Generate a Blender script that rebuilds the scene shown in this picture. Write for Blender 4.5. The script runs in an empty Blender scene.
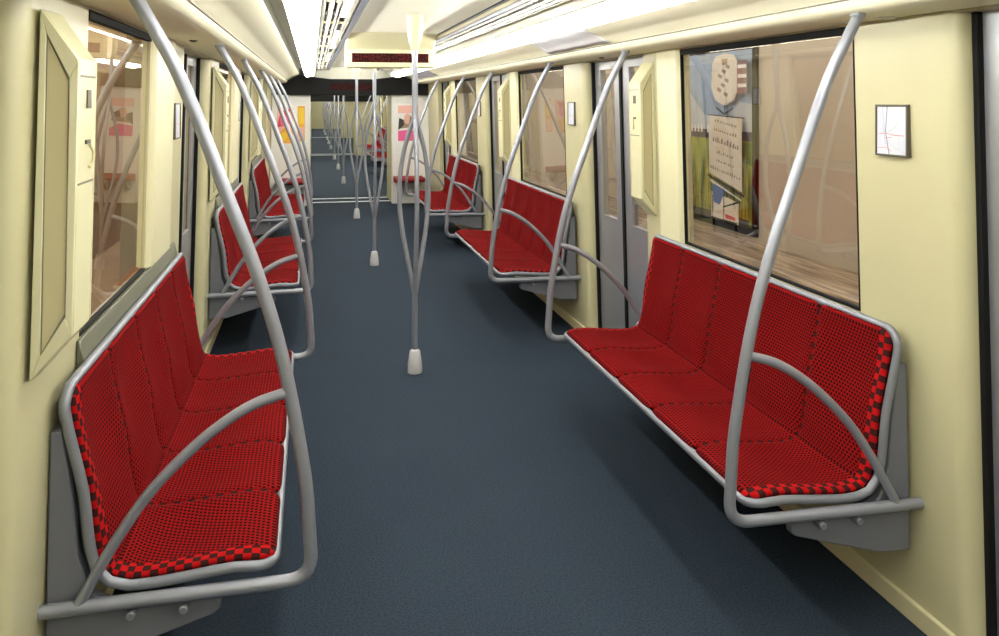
import bpy, math, random
from mathutils import Vector
PI = math.pi
random.seed(4)
S = bpy.context.scene
COL = S.collection

# ------------------------------------------------------------------ materials
def lin(c):
    return tuple((v / 12.92 if v <= .04045 else ((v + .055) / 1.055) ** 2.4) for v in c)
def rgb(r, g, b):
    return lin((r / 255, g / 255, b / 255)) + (1,)

def mat(name, col, rough=.5, metal=0., spec=.5, coat=0., bump=0., bscale=200., vary=0., vscale=8., emit=None, estr=0.):
    m = bpy.data.materials.new(name); m.use_nodes = True
    nt = m.node_tree; b = nt.nodes['Principled BSDF']
    b.inputs['Base Color'].default_value = col
    b.inputs['Roughness'].default_value = rough
    b.inputs['Metallic'].default_value = metal
    b.inputs['Specular IOR Level'].default_value = spec
    b.inputs['Coat Weight'].default_value = coat
    if emit:
        b.inputs['Emission Color'].default_value = emit
        b.inputs['Emission Strength'].default_value = estr
    tc = nt.nodes.new('ShaderNodeTexCoord')
    if vary:
        n = nt.nodes.new('ShaderNodeTexNoise'); n.inputs['Scale'].default_value = vscale; n.inputs['Detail'].default_value = 4
        nt.links.new(tc.outputs['Object'], n.inputs['Vector'])
        r = nt.nodes.new('ShaderNodeMapRange')
        r.inputs['From Min'].default_value = .3; r.inputs['From Max'].default_value = .7
        r.inputs['To Min'].default_value = 1 - vary; r.inputs['To Max'].default_value = 1 + vary
        nt.links.new(n.outputs['Fac'], r.inputs['Value'])
        mx = nt.nodes.new('ShaderNodeMix'); mx.data_type = 'RGBA'; mx.blend_type = 'MULTIPLY'
        mx.inputs['Factor'].default_value = 1
        mx.inputs['A'].default_value = col
        nt.links.new(r.outputs['Result'], mx.inputs['B'])
        nt.links.new(mx.outputs['Result'], b.inputs['Base Color'])
    if bump:
        n = nt.nodes.new('ShaderNodeTexNoise'); n.inputs['Scale'].default_value = bscale
        nt.links.new(tc.outputs['Object'], n.inputs['Vector'])
        bp = nt.nodes.new('ShaderNodeBump'); bp.inputs['Strength'].default_value = bump
        nt.links.new(n.outputs['Fac'], bp.inputs['Height'])
        nt.links.new(bp.outputs['Normal'], b.inputs['Normal'])
    return m

def mth(nt, op, a, b=None):
    n = nt.nodes.new('ShaderNodeMath'); n.operation = op
    for i, v in enumerate((a, b)):
        if v is None: continue
        if isinstance(v, (int, float)): n.inputs[i].default_value = v
        else: nt.links.new(v, n.inputs[i])
    return n.outputs[0]

def mixc(nt, fac, a, b):
    n = nt.nodes.new('ShaderNodeMix'); n.data_type = 'RGBA'
    if isinstance(fac, (int, float)): n.inputs['Factor'].default_value = fac
    else: nt.links.new(fac, n.inputs['Factor'])
    for k, v in (('A', a), ('B', b)):
        if isinstance(v, tuple): n.inputs[k].default_value = v
        else: nt.links.new(v, n.inputs[k])
    return n.outputs['Result']

SEAT_W = .396
def fabric(name, b0, b1, end=0, endlen=1.):
    """red moquette: small staggered dark checks, a black and red checked border (border widths b0, b1 along u)"""
    m = mat(name, (.4, .012, .016, 1), .95, spec=.03)
    nt = m.node_tree; b = nt.nodes['Principled BSDF']
    uv = nt.nodes.new('ShaderNodeUVMap'); sp = nt.nodes.new('ShaderNodeSeparateXYZ')
    nt.links.new(uv.outputs['UV'], sp.inputs['Vector'])
    u, v = sp.outputs['X'], sp.outputs['Y']
    row = mth(nt, 'FLOOR', mth(nt, 'DIVIDE', v, .0125))
    a = mth(nt, 'FRACT', mth(nt, 'ADD', mth(nt, 'DIVIDE', u, .0175), mth(nt, 'MULTIPLY', row, .36)))
    f = mth(nt, 'FRACT', mth(nt, 'DIVIDE', v, .0125))
    dot = mth(nt, 'MULTIPLY', mth(nt, 'LESS_THAN', a, .60), mth(nt, 'LESS_THAN', f, .64))
    no = nt.nodes.new('ShaderNodeTexNoise'); no.inputs['Scale'].default_value = 9
    nt.links.new(uv.outputs['UV'], no.inputs['Vector'])
    red = mixc(nt, no.outputs['Fac'], (.19, .004, .0045, 1), (.155, .0035, .004, 1))
    inner = mixc(nt, dot, red, (.016, .003, .003, 1))
    q = .0215
    cu = mth(nt, 'FLOOR', mth(nt, 'DIVIDE', u, q)); cv = mth(nt, 'FLOOR', mth(nt, 'DIVIDE', v, q))
    par = mth(nt, 'MODULO', mth(nt, 'ABSOLUTE', mth(nt, 'ADD', cu, cv)), 2)
    brt, drk, dull = (.33, .006, .007, 1), (.035, .010, .009, 1), (.165, .0035, .004, 1)
    sel = mth(nt, 'LESS_THAN', par, .5)
    inl, inr = mth(nt, 'LESS_THAN', u, b0), mth(nt, 'GREATER_THAN', u, SEAT_W - b1)
    edge = mixc(nt, inr, mixc(nt, sel, brt if b0 > .02 else dull, drk), mixc(nt, sel, brt if b1 > .02 else dull, drk))
    inb = mth(nt, 'MAXIMUM', inl, inr)
    nt.links.new(mixc(nt, inb, inner, edge), b.inputs['Base Color'])
    bp = nt.nodes.new('ShaderNodeBump'); bp.inputs['Strength'].default_value = .15; bp.inputs['Distance'].default_value = .002
    nt.links.new(dot, bp.inputs['Height']); nt.links.new(bp.outputs['Normal'], b.inputs['Normal'])
    return m

M = {}
M['wall'] = mat('cream_laminate', rgb(184, 179, 142), .34, spec=.5, vary=.02, vscale=3)
M['ceil'] = mat('cream_ceiling', rgb(252, 250, 232), .4, spec=.4)
M['trim'] = mat('highlight_cream_trim', rgb(212, 208, 171), .35)
M['cover'] = mat('pale_cream_plastic', rgb(206, 202, 164), .4)
M['beige'] = mat('beige_plastic', rgb(188, 179, 138), .45)
M['cove'] = mat('cove_laminate', rgb(250, 246, 216), .42)
M['slat'] = mat('vent_slat', rgb(146, 143, 130), .5)
M['ceil_fill'] = mat('added_ceiling_glow', (1, 1, 1, 1), .4, emit=(1, .98, .93, 1), estr=115.)
M['cove_fill'] = mat('added_cove_glow', (1, 1, 1, 1), .4, emit=(1, .98, .93, 1), estr=26.)
M['sill_dark'] = mat('dark_olive_sill', rgb(92, 92, 76), .55)
M['white'] = mat('white_panel', rgb(240, 239, 234), .4)
M['tube'] = mat('grey_steel_tube', rgb(144, 147, 156), .36, metal=.45, spec=.5)
M['rim'] = mat('silver_rim', rgb(124, 127, 135), .42, metal=.4)
M['grey'] = mat('grey_painted_metal', rgb(100, 102, 110), .5, vary=.03)
M['grey_lt'] = mat('pale_grey', rgb(186, 186, 186), .45)
M['steel'] = mat('brushed_steel', rgb(168, 170, 176), .34, metal=.7)
M['rubber'] = mat('black_rubber', rgb(18, 18, 18), .75, spec=.15)
M['dark'] = mat('dark_recess', rgb(30, 29, 27), .8)
M['sill'] = mat('olive_joint_and_shade', rgb(118, 116, 96), .55)
M['floor'] = mat('blue_grey_floor', rgb(66, 78, 90), .9, spec=.03)
M['plinth'] = mat('plinth', rgb(205, 198, 160), .5)
M['thresh'] = mat('metal_threshold', rgb(225, 226, 228), .4, metal=.2)
M['header'] = mat('black_header', rgb(24, 24, 24), .7, spec=.2)
M['lamp'] = mat('lit_diffuser', (1, 1, 1, 1), .4, emit=(1, .98, .93, 1), estr=8.5)
M['plamp'] = mat('platform_tube', (1, 1, 1, 1), .4, emit=(1, .98, .98, 1), estr=36.)
M['print'] = mat('paper_print', rgb(200, 203, 212), .4)
M['pframe'] = mat('dark_frame', rgb(84, 80, 70), .4, metal=.3)
M['ink'] = mat('ink', rgb(84, 86, 100), .6)
M['inkred'] = mat('red_ink', rgb(200, 120, 120), .6)
M['inkgreen'] = mat('green_ink', rgb(150, 190, 165), .6)
M['inkblue'] = mat('blue_ink', rgb(176, 184, 205), .6)
M['notice'] = mat('notice_paper', rgb(250, 250, 253), .5)
M['noticeg'] = mat('notice_grey', rgb(172, 172, 182), .5)
M['fab_mid'] = fabric('red_moquette', .010, .010)
M['fab_near'] = fabric('red_moquette_near', .043, .010)
M['fab_far'] = fabric('red_moquette_far', .010, .043)
M['fab_plain'] = mat('red_fold_seat', (.24, .006, .008, 1), .8)
M['twall'] = mat('tunnel_concrete', rgb(176, 146, 104), .85, vary=.12, vscale=2)
M['pwall'] = mat('platform_panel', rgb(196, 186, 168), .45, vary=.04, vscale=1.2)
M['pwall2'] = mat('platform_upper', rgb(240, 226, 196), .5)
M['pceil'] = mat('platform_ceiling', rgb(200, 192, 178), .7)
M['pblack'] = mat('poster_frame_black', rgb(14, 13, 12), .7, spec=.1)
for k, c in dict(sky=(150, 172, 200), cloud=(196, 205, 214), wood=(74, 60, 84), grass=(150, 160, 62), grassd=(84, 112, 44), straw=(206, 190, 70), rust=(150, 106, 42), board=(226, 220, 204), boardd=(150, 128, 104), pblue=(76, 112, 170), soil=(52, 50, 46), pink=(228, 92, 150), pinkl=(240, 186, 176), red=(206, 56, 64), orange=(236, 168, 48), yellow=(244, 206, 60), skin=(226, 180, 160), blackp=(34, 30, 32), mauve=(140, 110, 112), whitep=(238, 236, 232)).items():
    M['p_' + k] = mat('poster_' + k, rgb(*c), .4, vary=.1 if k in ('sky', 'grass', 'straw', 'rust', 'grassd') else 0, vscale=5)

# floor speckle
def floor_nodes():
    nt = M['floor'].node_tree; b = nt.nodes['Principled BSDF']
    tc = nt.nodes.new('ShaderNodeTexCoord')
    n = nt.nodes.new('ShaderNodeTexNoise'); n.inputs['Scale'].default_value = 130; n.inputs['Detail'].default_value = 3
    n2 = nt.nodes.new('ShaderNodeTexNoise'); n2.inputs['Scale'].default_value = 2.2; n2.inputs['Detail'].default_value = 5
    nt.links.new(tc.outputs['Object'], n.inputs['Vector']); nt.links.new(tc.outputs['Object'], n2.inputs['Vector'])
    r = nt.nodes.new('ShaderNodeMapRange'); r.inputs['From Min'].default_value = .35; r.inputs['From Max'].default_value = .65
    nt.links.new(n.outputs['Fac'], r.inputs['Value'])
    c1 = mixc(nt, r.outputs['Result'], rgb(27, 35, 44), rgb(56, 66, 78))
    c2 = mixc(nt, n2.outputs['Fac'], rgb(36, 43, 52), rgb(47, 56, 66))
    nt.links.new(mixc(nt, .45, c1, c2), b.inputs['Base Color'])
floor_nodes()
# platform floor: brown boards, reflections on the shiny floor painted in as pale streaks
def board_nodes():
    m = mat('platform_boards', rgb(150, 116, 84), .3); M['boards'] = m
    nt = m.node_tree; b = nt.nodes['Principled BSDF']
    tc = nt.nodes.new('ShaderNodeTexCoord'); mp = nt.nodes.new('ShaderNodeMapping')
    mp.inputs['Scale'].default_value = (5, .45, 1)
    nt.links.new(tc.outputs['Object'], mp.inputs['Vector'])
    n = nt.nodes.new('ShaderNodeTexNoise'); n.inputs['Scale'].default_value = 3; n.inputs['Detail'].default_value = 5
    nt.links.new(mp.outputs['Vector'], n.inputs['Vector'])
    r = nt.nodes.new('ShaderNodeMapRange'); r.inputs['From Min'].default_value = .35; r.inputs['From Max'].default_value = .65
    nt.links.new(n.outputs['Fac'], r.inputs['Value'])
    nt.links.new(mixc(nt, r.outputs['Result'], rgb(112, 90, 72), rgb(214, 192, 164)), b.inputs['Base Color'])
board_nodes()
# LED matrix
def led_nodes(name, strength):
    m = mat(name, rgb(30, 6, 6), .6, spec=.1)
    nt = m.node_tree; b = nt.nodes['Principled BSDF']
    tc = nt.nodes.new('ShaderNodeTexCoord'); sp = nt.nodes.new('ShaderNodeSeparateXYZ')
    nt.links.new(tc.outputs['Object'], sp.inputs['Vector'])
    fx = mth(nt, 'FRACT', mth(nt, 'MULTIPLY', sp.outputs['X'], 90)); fz = mth(nt, 'FRACT', mth(nt, 'MULTIPLY', sp.outputs['Z'], 90))
    on = mth(nt, 'MULTIPLY', mth(nt, 'LESS_THAN', fx, .7), mth(nt, 'LESS_THAN', fz, .7))
    cx = mth(nt, 'FLOOR', mth(nt, 'MULTIPLY', sp.outputs['X'], 90)); cz = mth(nt, 'FLOOR', mth(nt, 'MULTIPLY', sp.outputs['Z'], 60))
    cb = nt.nodes.new('ShaderNodeCombineXYZ'); nt.links.new(cx, cb.inputs[0]); nt.links.new(cz, cb.inputs[1])
    w = nt.nodes.new('ShaderNodeTexWhiteNoise'); nt.links.new(cb.outputs[0], w.inputs['Vector'])
    s = mth(nt, 'MULTIPLY', on, mth(nt, 'ADD', mth(nt, 'MULTIPLY', mth(nt, 'GREATER_THAN', w.outputs['Value'], .5), strength), strength * .25))
    b.inputs['Emission Color'].default_value = (1, .06, .05, 1)
    nt.links.new(s, b.inputs['Emission Strength'])
    return m
M['led'] = led_nodes('led_matrix', .15)
M['led_dim'] = led_nodes('led_matrix_dim', .06)
# window glass: see-through pane with a mirror-like surface towards its front
def glass(name, tint, ior, add=0.):
    m = bpy.data.materials.new(name); m.use_nodes = True; nt = m.node_tree
    for n in list(nt.nodes): nt.nodes.remove(n)
    out = nt.nodes.new('ShaderNodeOutputMaterial'); tr = nt.nodes.new('ShaderNodeBsdfTransparent'); gl = nt.nodes.new('ShaderNodeBsdfGlossy')
    tr.inputs['Color'].default_value = tint; gl.inputs['Roughness'].default_value = .0; gl.inputs['Color'].default_value = (.88, .83, .74, 1)
    fr = nt.nodes.new('ShaderNodeFresnel'); fr.inputs['IOR'].default_value = ior
    ge = nt.nodes.new('ShaderNodeNewGeometry')
    f = mth(nt, 'MULTIPLY', mth(nt, 'ADD', fr.outputs[0], add), mth(nt, 'SUBTRACT', 1, ge.outputs['Backfacing']))
    mx = nt.nodes.new('ShaderNodeMixShader')
    nt.links.new(f, mx.inputs[0]); nt.links.new(tr.outputs[0], mx.inputs[1]); nt.links.new(gl.outputs[0], mx.inputs[2])
    nt.links.new(mx.outputs[0], out.inputs['Surface'])
    return m
M['glass'] = glass('window_glass', (.95, .935, .91, 1), 1.95, .07)

# ------------------------------------------------------------------ mesh building
def fillet(pts, r, n=6):
    """polyline with its inner corners rounded; r a number or one per point"""
    P = [Vector(p) for p in pts]; out = [P[0]]
    for i in range(1, len(P) - 1):
        rr = r[i] if isinstance(r, (list, tuple)) else r
        if rr <= 0: out.append(P[i]); continue
        a = (P[i - 1] - P[i]); b = (P[i + 1] - P[i])
        t = min(rr, a.length * .49, b.length * .49)
        p0 = P[i] + a.normalized() * t; p2 = P[i] + b.normalized() * t
        for k in range(n + 1):
            w = k / n
            out.append(p0 * (1 - w) ** 2 + P[i] * 2 * w * (1 - w) + p2 * w * w)
    out.append(P[-1]); return out

def smooth(pts, n=6):
    P = [Vector(p) for p in pts]; Q = [P[0] * 2 - P[1]] + P + [P[-1] * 2 - P[-2]]
    out = []
    for i in range(1, len(Q) - 2):
        a, b, c, d = Q[i - 1:i + 3]
        for k in range(n):
            t = k / n
            out.append(.5 * ((2 * b) + (c - a) * t + (2 * a - 5 * b + 4 * c - d) * t * t + (3 * b - a - 3 * c + d) * t ** 3))
    out.append(P[-1]); return out

class MB:
    def __init__(self): self.v = []; self.f = []; self.m = []; self.uv = None; self.mi = 0
    def add(self, vs, fs, uv=None):
        o = len(self.v); self.v += [tuple(p) for p in vs]
        for f in fs: self.f.append([i + o for i in f]); self.m.append(self.mi)
        return self
    def box(self, x0, x1, y0, y1, z0, z1):
        x0, x1 = sorted((x0, x1)); y0, y1 = sorted((y0, y1)); z0, z1 = sorted((z0, z1))
        return self.add([(x0, y0, z0), (x1, y0, z0), (x1, y1, z0), (x0, y1, z0), (x0, y0, z1), (x1, y0, z1), (x1, y1, z1), (x0, y1, z1)],
                        [(0, 3, 2, 1), (4, 5, 6, 7), (0, 1, 5, 4), (1, 2, 6, 5), (2, 3, 7, 6), (3, 0, 4, 7)])
    def prism(self, poly, a, b, axis='y', shear=0.):
        """closed polygon extruded along an axis ('y': poly is (x,z); 'z': poly is (x,y), x leaning by shear per metre)"""
        if axis == 'y': lo = [(p[0], a, p[1]) for p in poly]; hi = [(p[0], b, p[1]) for p in poly]
        elif axis == 'x': lo = [(a, p[0], p[1]) for p in poly]; hi = [(b, p[0], p[1]) for p in poly]
        else: lo = [(p[0] + shear * a, p[1], a) for p in poly]; hi = [(p[0] + shear * b, p[1], b) for p in poly]
        n = len(poly)
        area = sum(poly[i][0] * poly[(i + 1) % n][1] - poly[(i + 1) % n][0] * poly[i][1] for i in range(n))
        flip = (area > 0) == (axis == 'y')
        if a > b: flip = not flip
        fs = [tuple(range(n))[::-1], tuple(range(n, 2 * n))] + [(i, (i + 1) % n, n + (i + 1) % n, n + i) for i in range(n)]
        if flip: fs = [f[::-1] for f in fs]
        return self.add(lo + hi, fs)
    def tube(self, pts, r, seg=12, closed=False):
        P = [Vector(p) for p in pts]
        P = [p for i, p in enumerate(P) if i == 0 or (p - P[i - 1]).length > 1e-5]
        n = len(P); T = []
        for i in range(n):
            a = P[(i - 1) % n] if closed or i > 0 else P[i]; b = P[(i + 1) % n] if closed or i < n - 1 else P[i]
            T.append((b - a).normalized())
        up = Vector((0, 0, 1)) if abs(T[0].z) < .9 else Vector((1, 0, 0))
        N = (up - T[0] * up.dot(T[0])).normalized(); vs = []
        for i in range(n):
            N = (N - T[i] * N.dot(T[i])).normalized(); B = T[i].cross(N)
            rr = r[i] if isinstance(r, (list, tuple)) else r
            for k in range(seg):
                a = 2 * PI * k / seg; vs.append(P[i] + (N * math.cos(a) + B * math.sin(a)) * rr)
        fs = []
        for i in range(n if closed else n - 1):
            j = (i + 1) % n
            for k in range(seg):
                l = (k + 1) % seg; fs.append((i * seg + k, i * seg + l, j * seg + l, j * seg + k))
        if not closed: fs += [tuple(range(seg))[::-1], tuple(range((n - 1) * seg, n * seg))]
        return self.add(vs, fs)
    def lathe(self, prof, c=(0, 0, 0), seg=20):
        """profile (r, z) turned about z"""
        vs = [(c[0] + r * math.cos(2 * PI * k / seg), c[1] + r * math.sin(2 * PI * k / seg), c[2] + z) for r, z in prof for k in range(seg)]
        fs = [(i * seg + k, i * seg + (k + 1) % seg, (i + 1) * seg + (k + 1) % seg, (i + 1) * seg + k) for i in range(len(prof) - 1) for k in range(seg)]
        n = len(prof)
        fs += [tuple(range(seg))[::-1], tuple(range((n - 1) * seg, n * seg))]
        return self.add(vs, fs)
    def quadx(self, x, poly):
        """flat polygon of (y,z) facing -x"""
        n = len(poly); area = sum(poly[i][0] * poly[(i + 1) % n][1] - poly[(i + 1) % n][0] * poly[i][1] for i in range(n))
        f = tuple(range(n)); 
        if area > 0: f = f[::-1]
        return self.add([(x, y, z) for y, z in poly], [f])
    def build(self, name, mats, parent=None, origin=(0, 0, 0), ang=35, bevel=0., smoothf=True):
        me = bpy.data.meshes.new(name); O = Vector(origin)
        me.from_pydata([Vector(p) - O for p in self.v], [], self.f); 
        if not isinstance(mats, (list, tuple)): mats = [mats]
        for m in mats: me.materials.append(m)
        for p, k in zip(me.polygons, self.m): p.material_index = k
        if self.uv:
            l = me.uv_layers.new(name='UVMap')
            for lp in me.loops: l.data[lp.index].uv = self.uv[lp.vertex_index]
        if smoothf:
            for p in me.polygons: p.use_smooth = True
            me.set_sharp_from_angle(angle=math.radians(ang))
        me.update()
        o = bpy.data.objects.new(name, me); COL.objects.link(o)
        if parent: o.parent = parent
        else: o.location = O
        if bevel:
            b = o.modifiers.new('Bevel', 'BEVEL'); b.width = bevel; b.segments = 2; b.limit_method = 'ANGLE'; b.angle_limit = math.radians(40)
        return o

def tag(o, label=None, cat=None, group=None, kind=None):
    if label: o['label'] = label
    if cat: o['category'] = cat
    if group: o['group'] = group
    if kind: o['kind'] = kind
    return o
def empty(name, loc):
    o = bpy.data.objects.new(name, None); o.empty_display_size = .1; o.location = loc; COL.objects.link(o); return o
def copy_tree(o, parent=None):
    c = o.copy(); COL.objects.link(c)
    if parent: c.parent = parent
    for ch in list(o.children): copy_tree(ch, c)
    return c

# the carriage repeats every P metres; the tunnel side is the platform side turned half round about (0, C)
P = 3.58; C = 3.425; CAR = 12.47
LX, LY = -.02, -.03          # the tunnel side sits a touch farther out and nearer
def place(o, side, k, off, car=0):
    y = C + P * k + CAR * car
    if side > 0: o.location = (off[0], y + off[1], off[2]); o.rotation_euler = (0, 0, 0)
    else: o.location = (-off[0] + LX, y - off[1] + LY, off[2]); o.rotation_euler = (0, 0, PI)
    return o
def L(t): return t - C           # bench-row coordinate -> local y
X0, SH = 1.305, -.028            # wall face at floor and its lean
def xw(z): return X0 + SH * z

class Proto:
    """first call places the object itself, later ones copy it with all its parts"""
    def __init__(self, root, off): self.r = root; self.off = off; self.used = False
    def __call__(self, side, k, car=0, label=None, group=None, kind=None):
        o = copy_tree(self.r) if self.used else self.r
        self.used = True
        place(o, side, k, self.off, car)
        if label: o['label'] = label
        if group: o['group'] = group
        elif 'group' in o: del o['group']
        return o

# ------------------------------------------------------------------ bench
PROF = smooth([(.700, .452), (.80, .462), (.92, .452), (1.03, .444), (1.095, .450), (1.140, .478), (1.160, .53), (1.170, .60), (1.180, .70), (1.200, .79), (1.220, .88), (1.226, .925), (1.224, .968)], 5)
PROF = [(p[0], p[1]) for p in [(q.x, q.y) for q in [Vector((a.x, a.y, 0)) for a in [Vector((b[0], b[1], 0)) for b in PROF]]]]
ARC = [0.]
for i in range(1, len(PROF)): ARC.append(ARC[-1] + math.dist(PROF[i], PROF[i - 1]))
SL = ARC[-1]
def prof(s):
    s = min(max(s, 0), SL)
    for i in range(1, len(ARC)):
        if s <= ARC[i]:
            t = (s - ARC[i - 1]) / (ARC[i] - ARC[i - 1])
            a, b = PROF[i - 1], PROF[i]
            d = Vector((b[0] - a[0], b[1] - a[1])).normalized()
            return a[0] + (b[0] - a[0]) * t, a[1] + (b[1] - a[1]) * t, -d.y, d.x    # point and the normal towards the sitter
BW, RC = 1.005, .055             # half length of the rim, rim corner radius
def ymax(s):
    d = min(s, SL - s)
    if d >= RC: return BW
    return BW - RC + math.sqrt(max(0, RC * RC - (RC - d) ** 2))
BO = (1.27, 0, .26)
S_SEAM = next(s for s, p in zip(ARC, PROF) if p[0] > 1.118)

def seat_patch(y0, y1, s0, s1, back, ny=12, ns=20, lift=.012):
    b = MB(); vs = []; uv = []; cr = .032
    for i in range(ns + 1):
        t = .5 - .5 * math.cos(PI * i / ns)
        s = s0 + (s1 - s0) * t
        x, z, nx, nz = prof(s)
        d = (s1 - s) if back else (s - s0)              # outer corners are rounded
        cut = cr - math.sqrt(max(0, cr * cr - max(0, cr - d) ** 2))
        for j in range(ny + 1):
            w = .5 - .5 * math.cos(PI * j / ny); w = .5 * w + .5 * j / ny
            y = y0 + cut + (y1 - y0 - 2 * cut) * w
            m = ymax(s) - .010
            y = max(-m, min(m, y))
            q = 1 - (2 * w - 1) ** 2
            e = min(1, min(i, ns - i) / 3.); ee = min(1, min(j, ny - j) / 2.)
            if back: h = lift + .016 * math.exp(-((t - .16) / .13) ** 2) * q - .024 * q * math.exp(-((t - .62) / .26) ** 2)
            else: h = lift - .016 * q * math.sin(PI * t)
            h -= .007 * (1 - e) ** 2 + .007 * (1 - ee) ** 2
            vs.append((x + nx * h, y, z + nz * h)); uv.append(((y - y0) / (y1 - y0) * SEAT_W, s))
    fs = [(i * (ny + 1) + j, i * (ny + 1) + j + 1, (i + 1) * (ny + 1) + j + 1, (i + 1) * (ny + 1) + j) for i in range(ns) for j in range(ny)]
    b.add(vs, fs); b.uv = uv
    return b
def rim_path():
    pts = []
    for cx, cs, a0 in ((BW - RC, SL - RC, 0), (-(BW - RC), SL - RC, 90), (-(BW - RC), RC, 180), (BW - RC, RC, 270)):
        for k in range(7):
            a = math.radians(a0 + 15 * k); pts.append((cx + RC * math.cos(a), cs + RC * math.sin(a)))
    dense = []
    for i in range(len(pts)):
        a, b = pts[i], pts[(i + 1) % len(pts)]
        n = max(1, int(math.dist(a, b) / .05))
        for k in range(n): dense.append((a[0] + (b[0] - a[0]) * k / n, a[1] + (b[1] - a[1]) * k / n))
    return [(prof(s)[0], y, prof(s)[1]) for y, s in dense]
def make_bench():
    root = empty('bench_seat', BO); root['category'] = 'bench'
    MB().tube(rim_path(), .0138, 12, True).build('rim_tube', M['rim'], root, BO)
    for i in range(5):
        y0 = -.99 + i * SEAT_W; m = M['fab_near'] if i == 0 else M['fab_far'] if i == 4 else M['fab_mid']
        o = seat_patch(y0 + .002, y0 + SEAT_W - .002, .012, S_SEAM - .002, False).build('seat', m, root, BO, 60)
        sd = o.modifiers.new('Solid', 'SOLIDIFY'); sd.thickness = .016; sd.offset = -1
        o = seat_patch(y0 + .002, y0 + SEAT_W - .002, S_SEAM + .002, SL - .012, True).build('backrest', m, root, BO, 60)
        sd = o.modifiers.new('Solid', 'SOLIDIFY'); sd.thickness = .016; sd.offset = -1
    # grey shell under and behind the seats
    out = [(prof(s)[0] - prof(s)[2] * .016, prof(s)[1] - prof(s)[3] * .016) for s in [SL * k / 24 for k in range(1, 24)]]
    inn = [(prof(s)[0] - prof(s)[2] * .028, prof(s)[1] - prof(s)[3] * .028) for s in [SL * k / 24 for k in range(1, 24)]]
    MB().prism(out + inn[::-1], -.97, .97).build('shell', M['grey'], root, BO, bevel=.002)
    MB().prism([(1.275, .30), (1.225, .30), (1.21, .50), (1.222, .66), (1.245, .86), (1.262, .86)], -.955, .955).build('wall_panel', M['grey'], root, BO, bevel=.004)
    for sy in (-1, 1):
        b = MB().prism([(1.276, .25), (1.165, .252), (1.02, .292), (.86, .338), (.842, .352), (.840, .372), (.855, .388), (1.10, .396), (1.16, .43), (1.196, .53), (1.205, .66), (1.235, .86), (1.262, .86)], sy * .985 - .015, sy * .985 + .015)
        br = b.build('bracket', M['grey'], root, BO, bevel=.005)
        for x in (.93, 1.06):
            MB().tube([(x, sy * 1.0, .383), (x, sy * 1.045, .383)], .012, 12).build('bolt', M['rim'], br, BO, bevel=.003)
    return Proto(root, BO)
bench = make_bench()
bench_labels = {
    (1, 0): 'red checked five-seat bench under the window facing the field poster, widest in view',
    (-1, 0): 'red checked bench cut by the closest grab rail, under the dark tunnel-side window',
    (1, 1): 'red five-seat bench across the doorway beyond the large platform-side bench',
    (-1, 1): 'red bench second along the tunnel side, behind two crossing grab rails',
    (1, 2): 'small distant red bench on platform side just before the white end panel',
    (-1, 2): 'small distant red bench third along the tunnel side, just before the white end panel'}
for (s, k), l in bench_labels.items():
    o = bench(s, k, 0, l, 'red five-seat benches')
    if s < 0: o.location.x -= .014
for k in (1, 2):
    bench(1, k, 1, 'tiny red bench seen through the gangway on platform side, %s in next carriage' % ('nearer' if k == 1 else 'farther'), 'red five-seat benches')

# ------------------------------------------------------------------ grab rails
def make_rail(sy):
    yy = sy * 1.028; O = (1.26, yy, .42)
    root = empty('grab_rail', O); root['category'] = 'grab rail'
    up = [(.622, .55), (.630, .67), (.648, .79), (.670, .915), (.698, 1.045), (.732, 1.17), (.778, 1.31), (.832, 1.455), (.874, 1.57), (.918, 1.69), (.968, 1.81), (1.018, 1.905), (1.066, 1.992)]
    up = [(p.x, p.y) for p in smooth([(a, b, 0) for a, b in up], 4)]
    base = fillet([(1.30, yy, .414), (.615, yy, .420), (.621, yy, .56)], .125, 8)
    MB().tube(list(base)[:-1] + [(x, yy, z) for x, z in up], .018, 14).build('rail', M['tube'], root, O)
    arm = \
        smooth([(.674, yy, .932), (.770, yy, .903), (.863, yy, .848), (.952, yy, .774), (1.042, yy, .678), (1.122, yy, .560), (1.203, yy, .420)], 5)
    MB().tube(arm, .0145, 12).build('armrest', M['tube'], root, O)
    MB().lathe([(.0195, 0), (.024, .008), (.024, .014)], (1.062, yy, 1.980), 16).build('collar', M['tube'], root, O)
    return Proto(root, O)
rail = {-1: make_rail(-1), 1: make_rail(1)}
rl = {(1, 0, -1): 'grey curved grab rail at near end of the large platform-side bench, crossing the poster window',
      (1, 0, 1): 'grey curved grab rail at far end of the large platform-side bench, against the steel door',
      (-1, 0, 1): 'thick grey curved grab rail at near end of the closest tunnel-side bench',
      (-1, 0, -1): 'grey curved grab rail at far end of the closest tunnel-side bench',
      (1, 1, -1): 'thin grey grab rail at near end of the second platform-side bench',
      (1, 1, 1): 'thin grey grab rail at far end of the second platform-side bench',
      (-1, 1, 1): 'thin grey grab rail at near end of the second tunnel-side bench',
      (-1, 1, -1): 'thin grey grab rail at far end of the second tunnel-side bench',
      (1, 2, -1): 'very thin grab rail at near end of the third platform-side bench',
      (1, 2, 1): 'very thin grab rail at far end of the third platform-side bench',
      (-1, 2, 1): 'very thin grab rail at near end of the third tunnel-side bench',
      (-1, 2, -1): 'very thin grab rail at far end of the third tunnel-side bench'}
for (s, k, e), l in rl.items(): rail[e](s, k, 0, l, 'curved grab rails')
for k in (1, 2):
    for e in (-1, 1):
        rail[e](1, k, 1, 'hair-thin grab rail beyond the gangway, %s end of the %s bench there' % ('near' if e < 0 else 'far', 'nearer' if k == 1 else 'farther'), 'curved grab rails')

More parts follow.
